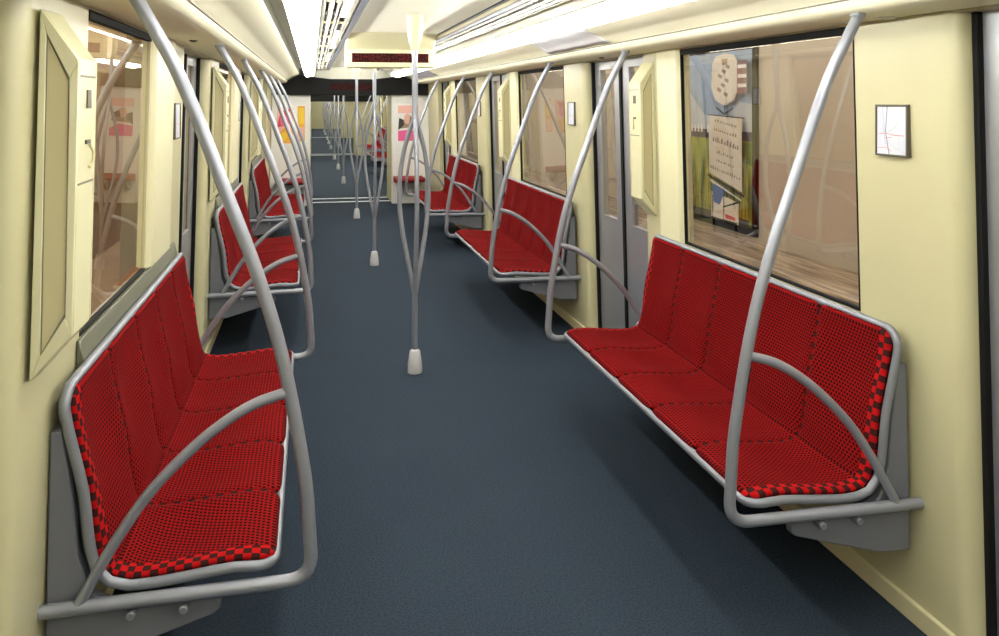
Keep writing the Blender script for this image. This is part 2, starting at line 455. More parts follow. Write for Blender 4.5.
# ------------------------------------------------------------------ branching poles
def make_pole():
    root = empty('branching_pole', (0, 0, 0)); root['category'] = 'pole'
    MB().lathe([(.046, 0), (.047, .01), (.044, .06), (.033, .135), (.024, .145), (.018, .147)], seg=24).build('foot', M['grey_lt'], root)
    MB().tube([(0, 0, .14), (0, 0, .56)], .0175, 14).build('lower_post', M['tube'], root)
    for a in (150, 30, 270):
        c, s = math.cos(math.radians(a)), math.sin(math.radians(a))
        pr = [(.006, .50), (.030, .62), (.064, .78), (.092, .93), (.107, 1.08), (.101, 1.24), (.077, 1.39), (.038, 1.52), (.010, 1.60), (.004, 1.66)]
        MB().tube(smooth([(c * r, s * r, z) for r, z in pr], 4), .0145, 12).build('branch', M['tube'], root)
    MB().tube([(0, 0, 1.60), (0, 0, 2.05)], .0185, 14).build('upper_post', M['tube'], root)
    MB().lathe([(.021, 2.03), (.026, 2.045), (.038, 2.09), (.046, 2.135), (.049, 2.17), (.051, 2.257)], seg=24).build('ceiling_socket', M['cover'], root)
    return root
pole0 = make_pole(); pole_used = False
pl = [(5.36, 'large grey three-branched pole in the aisle, closest, in front of the LED sign'),
      (8.93, 'middle-sized grey three-branched pole standing second along the aisle'),
      (12.52, 'small grey three-branched pole standing third, just before the gangway threshold'),
      (17.83, 'tiny branched pole just beyond the gangway thresholds'),
      (21.4, 'tiny branched pole standing second beyond the gangway'),
      (24.98, 'tiny branched pole standing third beyond the gangway'),
      (30.3, 'speck of a branched pole beyond the second gangway threshold'),
      (33.9, 'second speck of a branched pole beyond the second gangway threshold'), (37.5, 'third speck of a branched pole beyond the second gangway threshold'),
      (42.77, 'nearly hidden pole speck in the farthest carriage'), (46.3, 'farthest pole speck at the very end of the train')]
for i, (y, l) in enumerate(pl):
    o = pole0 if i == 0 else copy_tree(pole0)
    o.location = (0, y, 0); tag(o, l, group='branching aisle poles')

# ------------------------------------------------------------------ walls
def wall_block(b, tl=2.685):
    """one wall bay of the platform side in local y: rounded ends, window opening, raised pilaster"""
    t0, t1 = L(2.20), L(4.70); wl, wr = L(tl), L(4.145)
    XB = 1.43; zt = 2.04
    def end(ya, yb, r0, r1, z0, z1):
        pts = [(XB, ya)] if r0 else [(XB, ya + .16), (X0 + .034, ya)]
        if r0: pts += [(X0 + r0 - r0 * math.sin(a), ya + r0 - r0 * math.cos(a)) for a in [PI / 2 * k / 6 for k in range(7)]]
        else: pts += [(X0, ya)]
        if r1: pts += [(X0 + r1 - r1 * math.cos(a), yb - r1 + r1 * math.sin(a)) for a in [PI / 2 * k / 6 for k in range(7)]]
        else: pts += [(X0, yb)]
        pts += [(XB, yb)] if r1 else [(X0 + .034, yb), (XB, yb - .16)]
        b.prism(pts, z0, z1, 'z', SH)
    end(t0, wl, .05, 0, 0, zt)
    end(wr, t1, 0, .05, 0, zt)
    b.prism([(X0, wl), (X0, wr), (X0 + .034, wr), (X0 + .034, wl)], 0, .965 if tl < 3 else 1.03, 'z', SH)
    b.prism([(X0, wl), (X0, wr), (X0 + .034, wr), (X0 + .034, wl)], 1.985, zt, 'z', SH)
    # raised pilaster beside the window, its edge highlight put into a paler cream
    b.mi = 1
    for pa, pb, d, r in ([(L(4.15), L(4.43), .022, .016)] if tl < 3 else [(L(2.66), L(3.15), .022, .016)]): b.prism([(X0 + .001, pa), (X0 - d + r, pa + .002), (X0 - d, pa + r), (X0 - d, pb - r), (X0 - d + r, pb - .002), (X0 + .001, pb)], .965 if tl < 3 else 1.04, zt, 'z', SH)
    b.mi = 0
def over_door(b, ta, tb):
    b.prism([(X0 + .01, ta), (X0 + .01, tb), (1.43, tb), (1.43, ta)], 1.985, 2.04, 'z', SH)
def flip(b):
    b.v = [(-x, -y, z) for x, y, z in b.v]; return b
def shift(b, y):
    b.v = [(x, v + y, z) for x, v, z in b.v]; return b
def plain(b, ya, yb):
    b.prism([(X0, ya), (X0, yb), (1.43, yb), (1.43, ya)], 0, 2.04, 'z', SH)
def make_wall(side, car, ks, name, ya, yb):
    tot = MB(); z0 = 0
    for k in ks:
        b = MB(); wall_block(b, 2.685 if side > 0 else 3.165); over_door(b, L(4.70), L(5.80))
        if side < 0: flip(b)
        shift(b, C + P * k + CAR * car); tot.add(b.v, b.f); tot.m[-len(b.m):] = b.m
    e = MB()
    if side > 0:
        first = 2.215 + P * ks[0] + CAR * car; last = 5.80 + P * ks[-1] + CAR * car
        if car == 0:
            plain(e, ya, first - 1.095); over_door(e, first - 1.095, first)
        else:
            over_door(e, first - 1.095, first); plain(e, ya, first - 1.095)
        plain(e, last, yb)
    else:
        first = 2 * C - 5.80 + P * ks[0] + CAR * car; last = 2 * C - 2.215 + P * ks[-1] + CAR * car
        plain(e, ya, first); over_door(e, last, last + 1.095); plain(e, last + 1.095, yb)
        if car == 0: e.prism([(1.42, 2.15), (1.42, 2.40), (1.62, 2.40), (1.62, 2.15)], 0, 2.04, 'z', SH)
        e.v = [(-x, y, z) for x, y, z in e.v]; e.f = [f[::-1] for f in e.f]
    tot.add(e.v, e.f)
    if side < 0: tot.v = [(x + LX, y + LY, z) for x, y, z in tot.v]
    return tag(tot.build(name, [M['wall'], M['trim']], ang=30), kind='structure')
YB = -2.6
make_wall(1, 0, (0, 1, 2), 'wall_right', YB, 14.2)
make_wall(-1, 0, (0, 1, 2), 'wall_left', YB, 14.2)
for c in (1, 2, 3):
    a, e = 2.6 + CAR * c, 14.2 + CAR * c
    make_wall(1, c, (1, 2), 'wall_right', a, e); make_wall(-1, c, (1, 2), 'wall_left', a, e)

# floor
f = MB(); f.box(-1.47, 1.43, YB, 52.2, -.06, 0); tag(f.build('floor', M['floor']), kind='structure')
# skirting along the foot of each wall bay
def skirt():
    b = MB(); b.prism([(X0 - .014, L(2.255)), (X0 - .014, L(4.66)), (X0 + .01, L(4.66)), (X0 + .01, L(2.255))], 0, .07, 'z', SH); return b
n = 0
for s, nm in ((1, 'baseboard_right'), (-1, 'baseboard_left')):
    for k in (0, 1, 2):
        b = skirt()
        if s < 0: flip(b); b.v = [(x + LX, y + LY, z) for x, y, z in b.v]
        o = shift(b, C + P * k).build(nm, M['plinth'], bevel=.005); tag(o, kind='structure')

# windows: gasket ring and pane
def make_window(tl):
    O = (1.27, L((tl + 4.145) / 2), .965); wl, wr = L(tl), L(4.145); z0 = .965 if tl < 3 else 1.03
    root = empty('window_1', O); root['kind'] = 'structure'
    b = MB()
    for (ya, yb, za, zb) in [(wl, wr, z0 + .001, z0 + .013), (wl, wr, 1.955, 1.984)] + ([(wl, wl + .006, z0 + .013, 1.955), (wr - .007, wr, z0 + .013, 1.955)] if tl < 3 else []):
        b.prism([(X0 - .004, ya), (X0 - .004, yb), (X0 + .014, yb), (X0 + .014, ya)], za, zb, 'z', SH)
    b.build('gasket', M['rubber'], root, O, bevel=.003)
    b = MB(); b.prism([(X0 + .007, wl + .004), (X0 + .007, wr - .004), (X0 + .012, wr - .004), (X0 + .012, wl + .004)], z0 + .01, 1.965, 'z', SH)
    b.build('glass', M['glass'], root, O, smoothf=False)
    b = MB()
    if tl < 3: b.prism([(X0 - .001, L(2.54)), (X0 - .001, L(4.33)), (X0 - .035, L(4.33)), (X0 - .035, L(2.54))], .895, .964, 'z', SH)
    else: b.prism([(xw(1.03) - .001, 1.029), (xw(.93) - .001, .92), (xw(.93) - .030, .92), (xw(.95) - .030, .955), (xw(1.03) - .010, 1.029)], L(2.45), L(4.18))
    b.build('window_sill', M['sill_dark'], root, O, bevel=.006)
    return Proto(root, O)
win = {1: make_window(2.685), -1: make_window(3.165)}; wn = 0
for c in (0, 1):
    for k in ((0, 1, 2) if c == 0 else (1, 2)):
        for s in (1, -1):
            o = win[s](s, k, c); wn += 1; o.name = 'window_%d' % wn; o['kind'] = 'structure'

# doors: two steel leaves with long panes, rubber edges
def make_door():
    O = (1.37, L(5.29), 0); root = empty('door_1', O); root['kind'] = 'structure'
    a, m, e = L(4.70), L(5.24), L(5.78); XA, XC = 1.385, 1.425
    for ya, yb in ((a, m - .006), (m + .006, e)):
        b = MB(); ga, gb = ya + .13, yb - .13
        for (p, q, za, zb) in ((ya, ga, .02, 1.985), (gb, yb, .02, 1.985), (ga, gb, .02, .92), (ga, gb, 1.93, 1.985)):
            b.prism([(XA, p), (XA, q), (XC, q), (XC, p)], za, zb, 'z', SH)
        lf = b.build('leaf', M['steel'], root, O)
        b = MB(); b.prism([(XA + .008, ga - .004), (XA + .008, gb + .004), (XA + .014, gb + .004), (XA + .014, ga - .004)], .915, 1.935, 'z', SH)
        b.build('pane', M['glass'], lf, O, smoothf=False)
    b = MB()
    b.prism([(XA - .012, m - .02), (XA - .012, m + .02), (XC, m + .02), (XC, m - .02)], .02, 1.985, 'z', SH)
    b.build('rubber_edge', M['rubber'], root, O, bevel=.004)
    for ya in (a, e - .022):
        b = MB(); b.prism([(XA - .022, ya), (XA - .022, ya + .022), (XC + .02, ya + .022), (XC + .02, ya)], 0, 1.985, 'z', SH)
        b.build('seal', M['rubber'], root, O, bevel=.004)
    b = MB(); b.box(1.31, 1.42, a, e, 0, .012); b.build('threshold', M['thresh'], root, O)
    return Proto(root, O)
door = make_door(); dn = 0
for c, s, k in [(0, 1, -1), (0, 1, 0), (0, 1, 1), (0, 1, 2), (0, -1, 0), (0, -1, 1), (0, -1, 2), (0, -1, 3), (1, 1, 0), (1, 1, 1), (1, 1, 2), (1, -1, 1), (1, -1, 2), (1, -1, 3)]:
    o = door(s, k, c); dn += 1
    if (c, s, k) == (0, -1, 0): o.location.x -= .16        # this leaf pair is slid open into its outer pocket
    o.name = 'door_%d' % dn; o['kind'] = 'structure'

# door-gear covers that stand out from the wall beside each door
def make_cover():
    O = (1.25, L(4.60), 1.05); root = empty('door_gear_cover', O); root['category'] = 'equipment cover'
    ta, tb = L(4.515), L(4.675)
    W = [(1.276, 1.055), (1.184, 1.160), (1.168, 1.818), (1.252, 1.94)]
    MB().prism(W, ta, tb).build('body', M['cover'], root, O, bevel=.008)
    c = (sum(p[0] for p in W) / 4, sum(p[1] for p in W) / 4)
    def inset(k, kz): return [(c[0] + (p[0] - c[0]) * k, c[1] + (p[1] - c[1]) * kz) for p in W]
    for yy, d in ((ta, -1), (tb, 1)):
        o_, i_ = inset(.99, .99), inset(.60, .86)
        b = MB()
        for q in range(4):
            r = (q + 1) % 4
            b.prism([o_[q], o_[r], i_[r], i_[q]], yy - .001 * d, yy + .010 * d)
        b.build('end_frame', M['cover'], root, O, bevel=.002)
        i2 = inset(.54, .835)
        MB().prism(i2, yy - .001 * d, yy + .003 * d).build('end_panel', M['beige'], root, O)
        b = MB()
        i3 = inset(.60, .86)
        for q in range(4):
            r = (q + 1) % 4; b.prism([i3[q], i3[r], i2[r], i2[q]], yy, yy + .0045 * d)
        b.build('groove', M['sill'], root, O)
    ym = (ta + tb) / 2
    def fx(z): return 1.184 + (1.168 - 1.184) * (z - 1.160) / (1.818 - 1.160)
    MB().box(fx(1.72) - .004, fx(1.72) + .01, ym - .022, ym + .012, 1.70, 1.745).build('dark_plate', M['pframe'], root, O)
    MB().box(fx(1.62) - .005, fx(1.62) + .01, ym - .02, ym + .016, 1.612, 1.622).build('latch', M['pframe'], root, O)
    MB().tube(smooth([(fx(1.6) - .008, ym, 1.61), (fx(1.6) - .014, ym - .012, 1.59), (fx(1.59) - .012, ym - .010, 1.565), (fx(1.58) - .008, ym + .004, 1.555)], 4), .004, 8).build('latch_ring', M['beige'], root, O)
    b = MB()
    for z in (1.775, 1.515): b.box(fx(z) - .0015, fx(z) + .004, ta + .012, tb - .008, z, z + .005)
    b.build('seam', M['sill'], root, O)
    return Proto(root, O)
cover = make_cover()
cl = {(1, 0): 'cream trapezoid equipment cover on the wall between the field-poster window and the steel door',
      (-1, 0): 'large cream equipment cover with latch beside the dark tunnel-side window, closest to viewer',
      (1, 1): 'cream equipment cover above the far end of the second platform-side bench',
      (-1, 1): 'cream equipment cover on the tunnel side behind the first doorway',
      (1, 2): 'small cream equipment cover past the third platform-side bench',
      (-1, 2): 'small cream equipment cover on the tunnel side above the third bench'}
for (s, k), l in cl.items():
    o = cover(s, k, 0, l, 'door equipment covers')
    if s < 0: o.location += Vector((.014, .045, 0))

# framed line maps on the wall before each window
def make_map():
    O = (1.255, L(2.50), 1.62); root = empty('framed_map', O); root['category'] = 'map'
    ya, yb, za, zb = L(2.402), L(2.562), 1.532, 1.705; xo = xw(1.62)
    b = MB()
    for (p, q, r, s) in ((ya, yb, za, za + .007), (ya, yb, zb - .007, zb), (ya, ya + .007, za + .007, zb - .007), (yb - .007, yb, za + .007, zb - .007)):
        b.box(xo - .015, xo + .006, p, q, r, s)
    b.build('frame', M['pframe'], root, O, bevel=.001)
    b = MB(); b.box(xo - .011, xo + .004, ya + .007, yb - .007, za + .007, zb - .007)
    x = xo - .0115
    def line(y0, z0, y1, z1, w, mi):
        b.mi = mi; d = Vector((y1 - y0, z1 - z0)).normalized(); n = Vector((-d.y, d.x)) * w
        b.quadx(x - .0002 * mi, [(y0 + n.x, z0 + n.y), (y1 + n.x, z1 + n.y), (y1 - n.x, z1 - n.y), (y0 - n.x, z0 - n.y)])
    Y = lambda f: yb - .007 - f * (yb - ya - .014)
    Z = lambda f: zb - .007 - f * (zb - za - .014)
    for pts, w, mi in (([(.36, 0), (.33, .25), (.30, .55), (.36, .75), (.42, 1)], .0016, 1), ([(.2, 0), (.24, .3), (.27, .6), (.3, .8)], .0022, 4), ([(.08, .58), (.3, .56), (.6, .6), (.92, .6)], .0013, 2),
                       ([(.3, .55), (.5, .5), (.65, .42), (.75, .3)], .001, 3), ([(.4, .75), (.6, .85), (.95, .95)], .001, 4), ([(.05, .88), (.3, .86), (.5, .93)], .0008, 2),
                       ([(.3, .66), (.5, .645)], .0012, 2), ([(.52, .2), (.6, .15)], .001, 4), ([(.75, .6), (.78, .9)], .0007, 4), ([(.12, .1), (.2, .45), (.1, .7)], .0009, 4)):
        for p, q in zip(pts, pts[1:]): line(Y(p[0]), Z(p[1]), Y(q[0]), Z(q[1]), w, mi)
    b.build('print', [M['print'], M['ink'], M['inkred'], M['inkgreen'], M['inkblue']], root, O, smoothf=False)
    return Proto(root, O)
fmap = make_map()
ml = {(1, 0): 'framed white line map with faint coloured lines on the cream wall beside the large window',
      (-1, 0): 'framed map seen edge-on, grey sliver beside the tunnel-side door',
      (1, 1): 'framed map beside the second platform-side window, seen obliquely',
      (-1, 1): 'framed map on the tunnel side seen as a thin dark edge past the second window',
      (1, 2): 'tiny framed map beside the third platform-side window',
      (-1, 2): 'tiny framed map edge at the third tunnel-side window'}
for (s, k), l in ml.items(): fmap(s, k, 0, l, 'framed line maps')

# ------------------------------------------------------------------ ceiling
half = [(0, 2.262), (.20, 2.260), (.33, 2.252), (.344, 2.246), (.346, 2.30), (.618, 2.30), (.622, 2.152), (.742, 2.115), (.750, 2.20), (.834, 2.20), (.838, 2.142), (.85, 2.130)]
cove = [(.85, 2.130), (.94, 2.082), (1.012, 2.045), (1.020, 2.036), (1.022, 2.030)]
lip = [(1.022, 2.030), (1.026, 2.018), (1.036, 2.006), (1.052, 1.998), (1.08, 1.993), (1.16, 1.990), (1.27, 1.992), (1.42, 1.995), (1.42, 2.33)]
def ceil_sheet(y0, y1, name):
    b = MB(); pts = half + cove[1:] + lip[1:]
    full = [(-x, z) for x, z in pts[::-1]] + pts[1:]
    outer = [(1.45, 2.36), (-1.45, 2.36)]
    poly = full + outer
    n = len(poly)
    lo = [(x, y0, z) for x, z in poly]; hi = [(x, y1, z) for x, z in poly]
    b.add(lo + hi, [(i, (i + 1) % n, n + (i + 1) % n, n + i) for i in range(n)])
    for i in range(n):
        zc = (poly[i][1] + poly[(i + 1) % n][1]) / 2; xc = abs(poly[i][0] + poly[(i + 1) % n][0]) / 2
        if xc > .845 and zc < 2.2: b.m[i] = 1
        if .744 < xc < .837 and zc > 2.14: b.m[i] = 2  # recess between light and cove: its shade put into a darker colour
    return tag(b.build(name, [M['ceil'], M['cove'], M['sill']], ang=28), kind='structure')
ceil_sheet(YB, 14.2, 'ceiling')
for c in (1, 2, 3): ceil_sheet(2.6 + CAR * c, 14.2 + CAR * c, 'ceiling')
# a fine joint along each cove above the windows
for s, nm in ((1, 'trim_1'), (-1, 'trim_2')):
    b = MB(); b.box(s * 1.014, s * 1.020, YB, 14.1, 2.034, 2.039); tag(b.build(nm, M['sill']), kind='structure')

# luminous diffusers
def make_lamp(len_):
    O = (.675, 0, 2.13); root = empty('ceiling_light', O); root['category'] = 'ceiling light'
    pr = [(.613, 2.128), (.616, 2.107), (.650, 2.094), (.690, 2.083), (.722, 2.083), (.736, 2.094), (.738, 2.108), (.62, 2.139)]
    MB().prism(pr, -len_ / 2 + .008, len_ / 2 - .008).build('diffuser', M['lamp'], root, O, ang=50)
    MB().box(.603, .612, -len_ / 2 + .008, len_ / 2 - .008, 2.106, 2.134).build('tube', M['ceil_fill'], root, O)  # added glowing strip on the diffuser's inner edge, brightens the middle ceiling
    MB().box(.737, .743, -len_ / 2 + .008, len_ / 2 - .008, 2.100, 2.116).build('added_cove_strip', M['cove_fill'], root, O)  # added glowing strip on the outer edge, brightens the cove
    MB().box(.596, .622, -len_ / 2 + .001, len_ / 2 - .001, 2.142, 2.150).build('shade_strip', M['sill'], root, O)  # added strip that keeps the inner glow off the vent above
    pe = [(.600, 2.15), (.606, 2.13), (.612, 2.100), (.65, 2.088), (.69, 2.077), (.724, 2.077), (.741, 2.092), (.742, 2.108), (.62, 2.142)]
    for a in (-1, 1): MB().prism(pe, a * len_ / 2 - .007, a * len_ / 2 + .007).build('end_cap', M['ceil'], root, O)
    return root, O
lamp0, lo_ = make_lamp(1.78); lu = False
ys = [-.95 + 1.79 * i for i in range(-1 + 0, 9)]
names = ['first', 'second', 'third', 'fourth', 'fifth', 'sixth', 'seventh', 'eighth', 'ninth', 'tenth', 'eleventh']
for car in (0, 1, 2, 3):
    lst = [y for y in [-1.6 + 1.79 * i for i in range(9)] if y < 13.4] if car == 0 else [3.5 + CAR * car + 1.79 * i for i in range(6)]
    for i, y in enumerate(lst):
        for s in (1, -1):
            o = copy_tree(lamp0) if lu else lamp0; lu = True
            o.location = (s * lo_[0], y, lo_[2]); o.rotation_euler = (0, 0, 0 if s > 0 else PI)
            side = 'platform-side' if s > 0 else 'tunnel-side'
            if car == 0: tag(o, 'lit white strip diffuser, %s along the %s ceiling edge' % (names[i], side), group='ceiling light strips')
            else: tag(o, 'lit strip seen beyond the gangway, %s in the %s of carriage %s' % (names[i], side + ' row', ['two', 'three', 'four'][car - 1]), group='ceiling light strips')

# ventilation louvres between the ceiling panel and each light row
def make_louvre(y0, y1):
    O = (.49, (y0 + y1) / 2, 2.2); root = empty('ceiling_vent', O); root['category'] = 'air vent'
    b = MB(); b.box(.35, .617, y0, y1, 2.288, 2.297); b.build('backing', M['dark'], root, O)
    for (a_, c_, mm, nm) in ((2.238, 2.248, 'grey', 'rail'), (2.206, 2.215, 'grey', 'rail'), (2.215, 2.238, 'beige', 'rail_web')):
        b = MB(); b.box(.362 if nm == 'rail' else .368, .400 if nm == 'rail' else .394, y0, y1, a_, c_); b.build(nm, M[mm], root, O)
    for xa, xb in ((.412, .436), (.474, .484), (.492, .502), (.524, .546), (.566, .598)):
        b = MB(); b.box(xa, xb, y0, y1, 2.203, 2.25); b.build('slat', M['slat'], root, O)
    y = y0 + .2; i = 0
    while y < y1 - .1:
        b = MB(); b.box(.400, .600, y - .006, y + .006, 2.206, 2.222)
        b.build('cross_bar', M['grey'] if i % 2 else M['beige'], root, O, bevel=.003); y += .6; i += 1
    return root, O
lv, lvO = make_louvre(YB, 14.1)
tag(lv, 'long slatted air vent with dark rail beside the platform-side lights')
l2 = copy_tree(lv); l2.location = (-lvO[0], lvO[1], lvO[2]); l2.rotation_euler = (0, 0, PI)
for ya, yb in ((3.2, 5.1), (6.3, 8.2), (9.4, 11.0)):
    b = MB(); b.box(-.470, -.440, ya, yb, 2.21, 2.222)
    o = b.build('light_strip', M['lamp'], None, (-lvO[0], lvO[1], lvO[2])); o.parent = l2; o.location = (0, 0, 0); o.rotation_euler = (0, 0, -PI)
tag(l2, 'long slatted air vent with dark slots beside the tunnel-side lights')

# LED sign
def make_sign():
    root = empty('led_sign', (0, 7.1, 2.15)); root['category'] = 'LED sign'; O = (0, 7.1, 2.15)
    b = MB(); b.prism([(7.08, 1.985), (7.20, 1.985), (7.24, 2.02), (7.24, 2.258), (6.80, 2.258), (6.92, 2.22), (7.02, 2.18), (7.07, 2.14)], -.365, .365, 'x')
    b.build('housing', M['cover'], root, O, bevel=.012)
    b = MB()
    for (a, c, d, e) in ((-.345, .345, 1.992, 2.03), (-.345, .345, 2.105, 2.135), (-.345, -.315, 2.03, 2.105), (.315, .345, 2.03, 2.105)): b.box(a, c, 7.058, 7.085, d, e)
    b.build('bezel', M['cover'], root, O, bevel=.004)
    MB().box(-.315, .315, 7.066, 7.085, 2.03, 2.105).build('display', M['led'], root, O)
    return root
sg = make_sign(); tag(sg, 'white-framed LED sign with dim red letters hanging from the ceiling behind the closest pole')
s2 = copy_tree(sg); s2.location = (0, 7.1 + CAR, 2.15); tag(s2, 'tiny LED sign hanging in the next carriage, seen under the black gangway header')

# notices on the sloping cove
def cove_pt(w):   # w = 0 at the lip, 1 at the top
    return 1.012 + (.85 - 1.012) * w, 2.045 + (2.130 - 2.045) * w
def make_notice(y0, y1, name, m, curl):
    O = (.93, (y0 + y1) / 2, 2.09); b = MB(); vs = []; N, K = 16, 5
    nx, nz = -.465, -.885
    for i in range(N + 1):
        for j in range(K + 1):
            x, z = cove_pt(.06 + .9 * j / K); y = y0 + (y1 - y0) * i / N + (.12 * (j / K) if i < 1 else 0)
            h = .004 + (curl * (.5 + .5 * math.sin(i * 1.3 + j)) if j <= 1 else 0)
            vs.append((x + nx * h, y, z + nz * h))
    b.add(vs, [(i * (K + 1) + j, i * (K + 1) + j + 1, (i + 1) * (K + 1) + j + 1, (i + 1) * (K + 1) + j) for i in range(N) for j in range(K)])
    o = b.build(name, m, None, O); sd = o.modifiers.new('Solid', 'SOLIDIFY'); sd.thickness = .002
    return o
o = make_notice(4.50, 5.78, 'notice_card', M['notice'], .007); tag(o, 'white blank notice card with wavy lower edge on the sloping cove', 'notice')
o = make_notice(11.2, 13.2, 'notice_card', M['noticeg'], .0); tag(o, 'grey notice panel on the cove near the black gangway header', 'notice')

# small black sensors in the soffit over the doors
def sensor(x, y, l):
    b = MB(); b.lathe([(.020, .004), (.020, 0), (.012, -.006), (.004, -.007)], (0, 0, 0), 14)
    o = b.build('ceiling_sensor', M['rubber']); o.location = (x, y, 1.990); tag(o, l, 'sensor', 'door sensors')
sensor(1.16, 5.13, 'tiny black door sensor in the soffit above the platform-side steel door')
sensor(-1.16, 4.06, 'tiny black door sensor in the soffit above the tunnel-side door')
def spot(x, y, l):
    b = MB(); b.lathe([(.028, .004), (.028, -.003), (.020, -.006), (.006, -.007)], (0, 0, 0), 16)
    o = b.build('soffit_cap', M['white']); o.location = (x, y, 1.990); tag(o, l, 'cap', 'soffit caps')
spot(1.20, 2.44, 'small round white cap in the soffit just above the framed line map, nearer one')
spot(1.20, 2.62, 'small round white cap in the soffit beside the closest platform-side grab rail top')

# ------------------------------------------------------------------ carriage ends and gangways
def end_panel(y0, y1, name, m):
    b = MB()
    for s in (-1, 1):
        b.prism([(s * .66, 0), (s * 1.31, 0), (s * 1.262, 1.82), (s * .66, 1.82)] if s > 0 else [(s * 1.31, 0), (s * .66, 0), (s * .66, 1.82), (s * 1.262, 1.82)], y0, y1)
    o = b.build(name, m, bevel=.01); return tag(o, kind='structure')
end_panel(14.14, 14.30, 'wall_end', M['white'])
for c in (1, 2): end_panel(14.14 + CAR * c, 14.30 + CAR * c, 'wall_end', M['wall'])
for c in (1, 2, 3): end_panel(2.5 + CAR * c, 2.66 + CAR * c, 'wall_end', M['wall'])
for c in (0, 1, 2):
    hb = 1.80 if c == 0 else 1.67
    hd = [(-1.27, hb), (1.27, hb), (1.27, 1.985), (1.05, 1.99), (1.0, 2.04), (.85, 2.12), (.60, 2.09), (.35, 2.06), (-.35, 2.06), (-.60, 2.09), (-.85, 2.12), (-1.0, 2.04), (-1.05, 1.99), (-1.27, 1.985)]
    b = MB(); b.prism(hd, 14.05 + CAR * c, 14.32 + CAR * c); o = b.build('trim_%d' % (3 + c), M['header'], bevel=.006); tag(o, kind='structure')
    b = MB(); b.prism([(-1.40, 2.05), (1.40, 2.05), (1.40, 2.36), (-1.40, 2.36)], 14.19 + CAR * c, 14.30 + CAR * c); b.build('wall_end', M['ceil'])['kind'] = 'structure'
    # gangway shell: floor lips, side walls, roof
    for s in (-1, 1):
        b = MB(); b.box(s * .665, s * .70, 14.30 + CAR * c, 15.0 + CAR * c, 0, 1.85); tag(b.build('wall_gangway', M['beige'], bevel=.005), kind='structure')
    b = MB(); b.box(-.70, .70, 14.30 + CAR * c, 15.0 + CAR * c, 1.80, 1.86); tag(b.build('ceiling', M['header']), kind='structure')
    b = MB(); b.box(-1.30, 1.30, 14.95 + CAR * c, 15.06 + CAR * c, 1.80, 2.36); tag(b.build('wall_end', M['header']), kind='structure')
    for yy in (14.52, 15.05):
        b = MB(); b.box(-.66, .66, yy + CAR * c, yy + .06 + CAR * c, 0, .008); tag(b.build('floor_threshold', M['thresh'], bevel=.002), kind='structure')
b = MB(); b.box(-.34, .34, 14.042, 14.055, 1.88, 1.985)
tag(b.build('led_display', M['led_dim'], None, (0, 14.05, 1.93)), 'dark red unlit letter display on the black gangway header', 'LED display')
b = MB(); b.box(-1.43, 1.43, 51.9, 52.0, 0, 2.36); tag(b.build('wall_end', M['wall']), kind='structure')
b = MB(); b.box(-1.43, 1.43, YB - .1, YB, 0, 2.36); tag(b.build('wall_back', M['wall']), kind='structure')

# posters and fold-down seats on the end panels
def end_poster(x0, x1, z0, z1, shapes, mats, label, o_=14.14):
    O = ((x0 + x1) / 2, o_, z0); b = MB(); b.box(x0, x1, o_ - .008, o_, z0, z1)
    for mi, poly in shapes:
        b.mi = mi; y = o_ - .0085 - .0003 * (len(b.m) % 40) * .25
        pts = [(x0 + (x1 - x0) * u, y, z0 + (z1 - z0) * v) for u, v in poly]
        n = len(pts); a = sum(poly[i][0] * poly[(i + 1) % n][1] - poly[(i + 1) % n][0] * poly[i][1] for i in range(n))
        b.add(pts, [tuple(range(n)) if a > 0 else tuple(range(n))[::-1]])
    o = b.build('poster', mats, None, O, smoothf=False); return tag(o, label, 'poster', 'posters on the end panels')
def ell(cx, cy, rx, ry, n=14): return [(cx + rx * math.cos(2 * PI * k / n), cy + ry * math.sin(2 * PI * k / n)) for k in range(n)]
end_poster(.76, 1.10, 1.04, 1.63, [(1, [(0, .78), (1, .78), (1, 1), (0, 1)]), (2, [(.2, .55), (.5, .75), (.85, .6), (.95, .4), (.1, .35)]), (3, ell(.45, .62, .16, .15)), (4, [(0, .3), (.3, .45), (.25, .6), (.05, .65)]), (5, [(0, 0), (1, 0), (1, .2), (.6, .32), (0, .28)]), (4, [(.55, .5), (.8, .5), (.85, .62), (.6, .66)])],
           [M['p_whitep'], M['p_pinkl'], M['p_boardd'], M['p_skin'], M['p_blackp'], M['p_pink']], 'pink and black figure poster on the white end panel beyond the closest pole')
end_poster(-1.18, -.93, 1.02, 1.60, [(1, [(0, .45), (.6, .5), (.8, .95), (.2, .9)]), (2, ell(.45, .62, .3, .16)), (3, [(.1, 0), (.9, 0), (.95, .35), (.5, .45), (.1, .3)]), (4, ell(.4, .2, .2, .12))],
           [M['p_pinkl'], M['p_red'], M['p_pink'], M['p_orange'], M['p_yellow']], 'red and orange picture poster on the white end panel behind tunnel-side grab rails')
end_poster(-.86, -.75, 1.05, 1.62, [(1, [(.1, .5), (.9, .5), (.9, .95), (.1, .95)]), (2, [(.1, .05), (.9, .05), (.9, .4), (.1, .4)])],
           [M['p_orange'], M['p_yellow'], M['p_pinkl']], 'narrow orange poster strip beside the gangway on the white end panel')
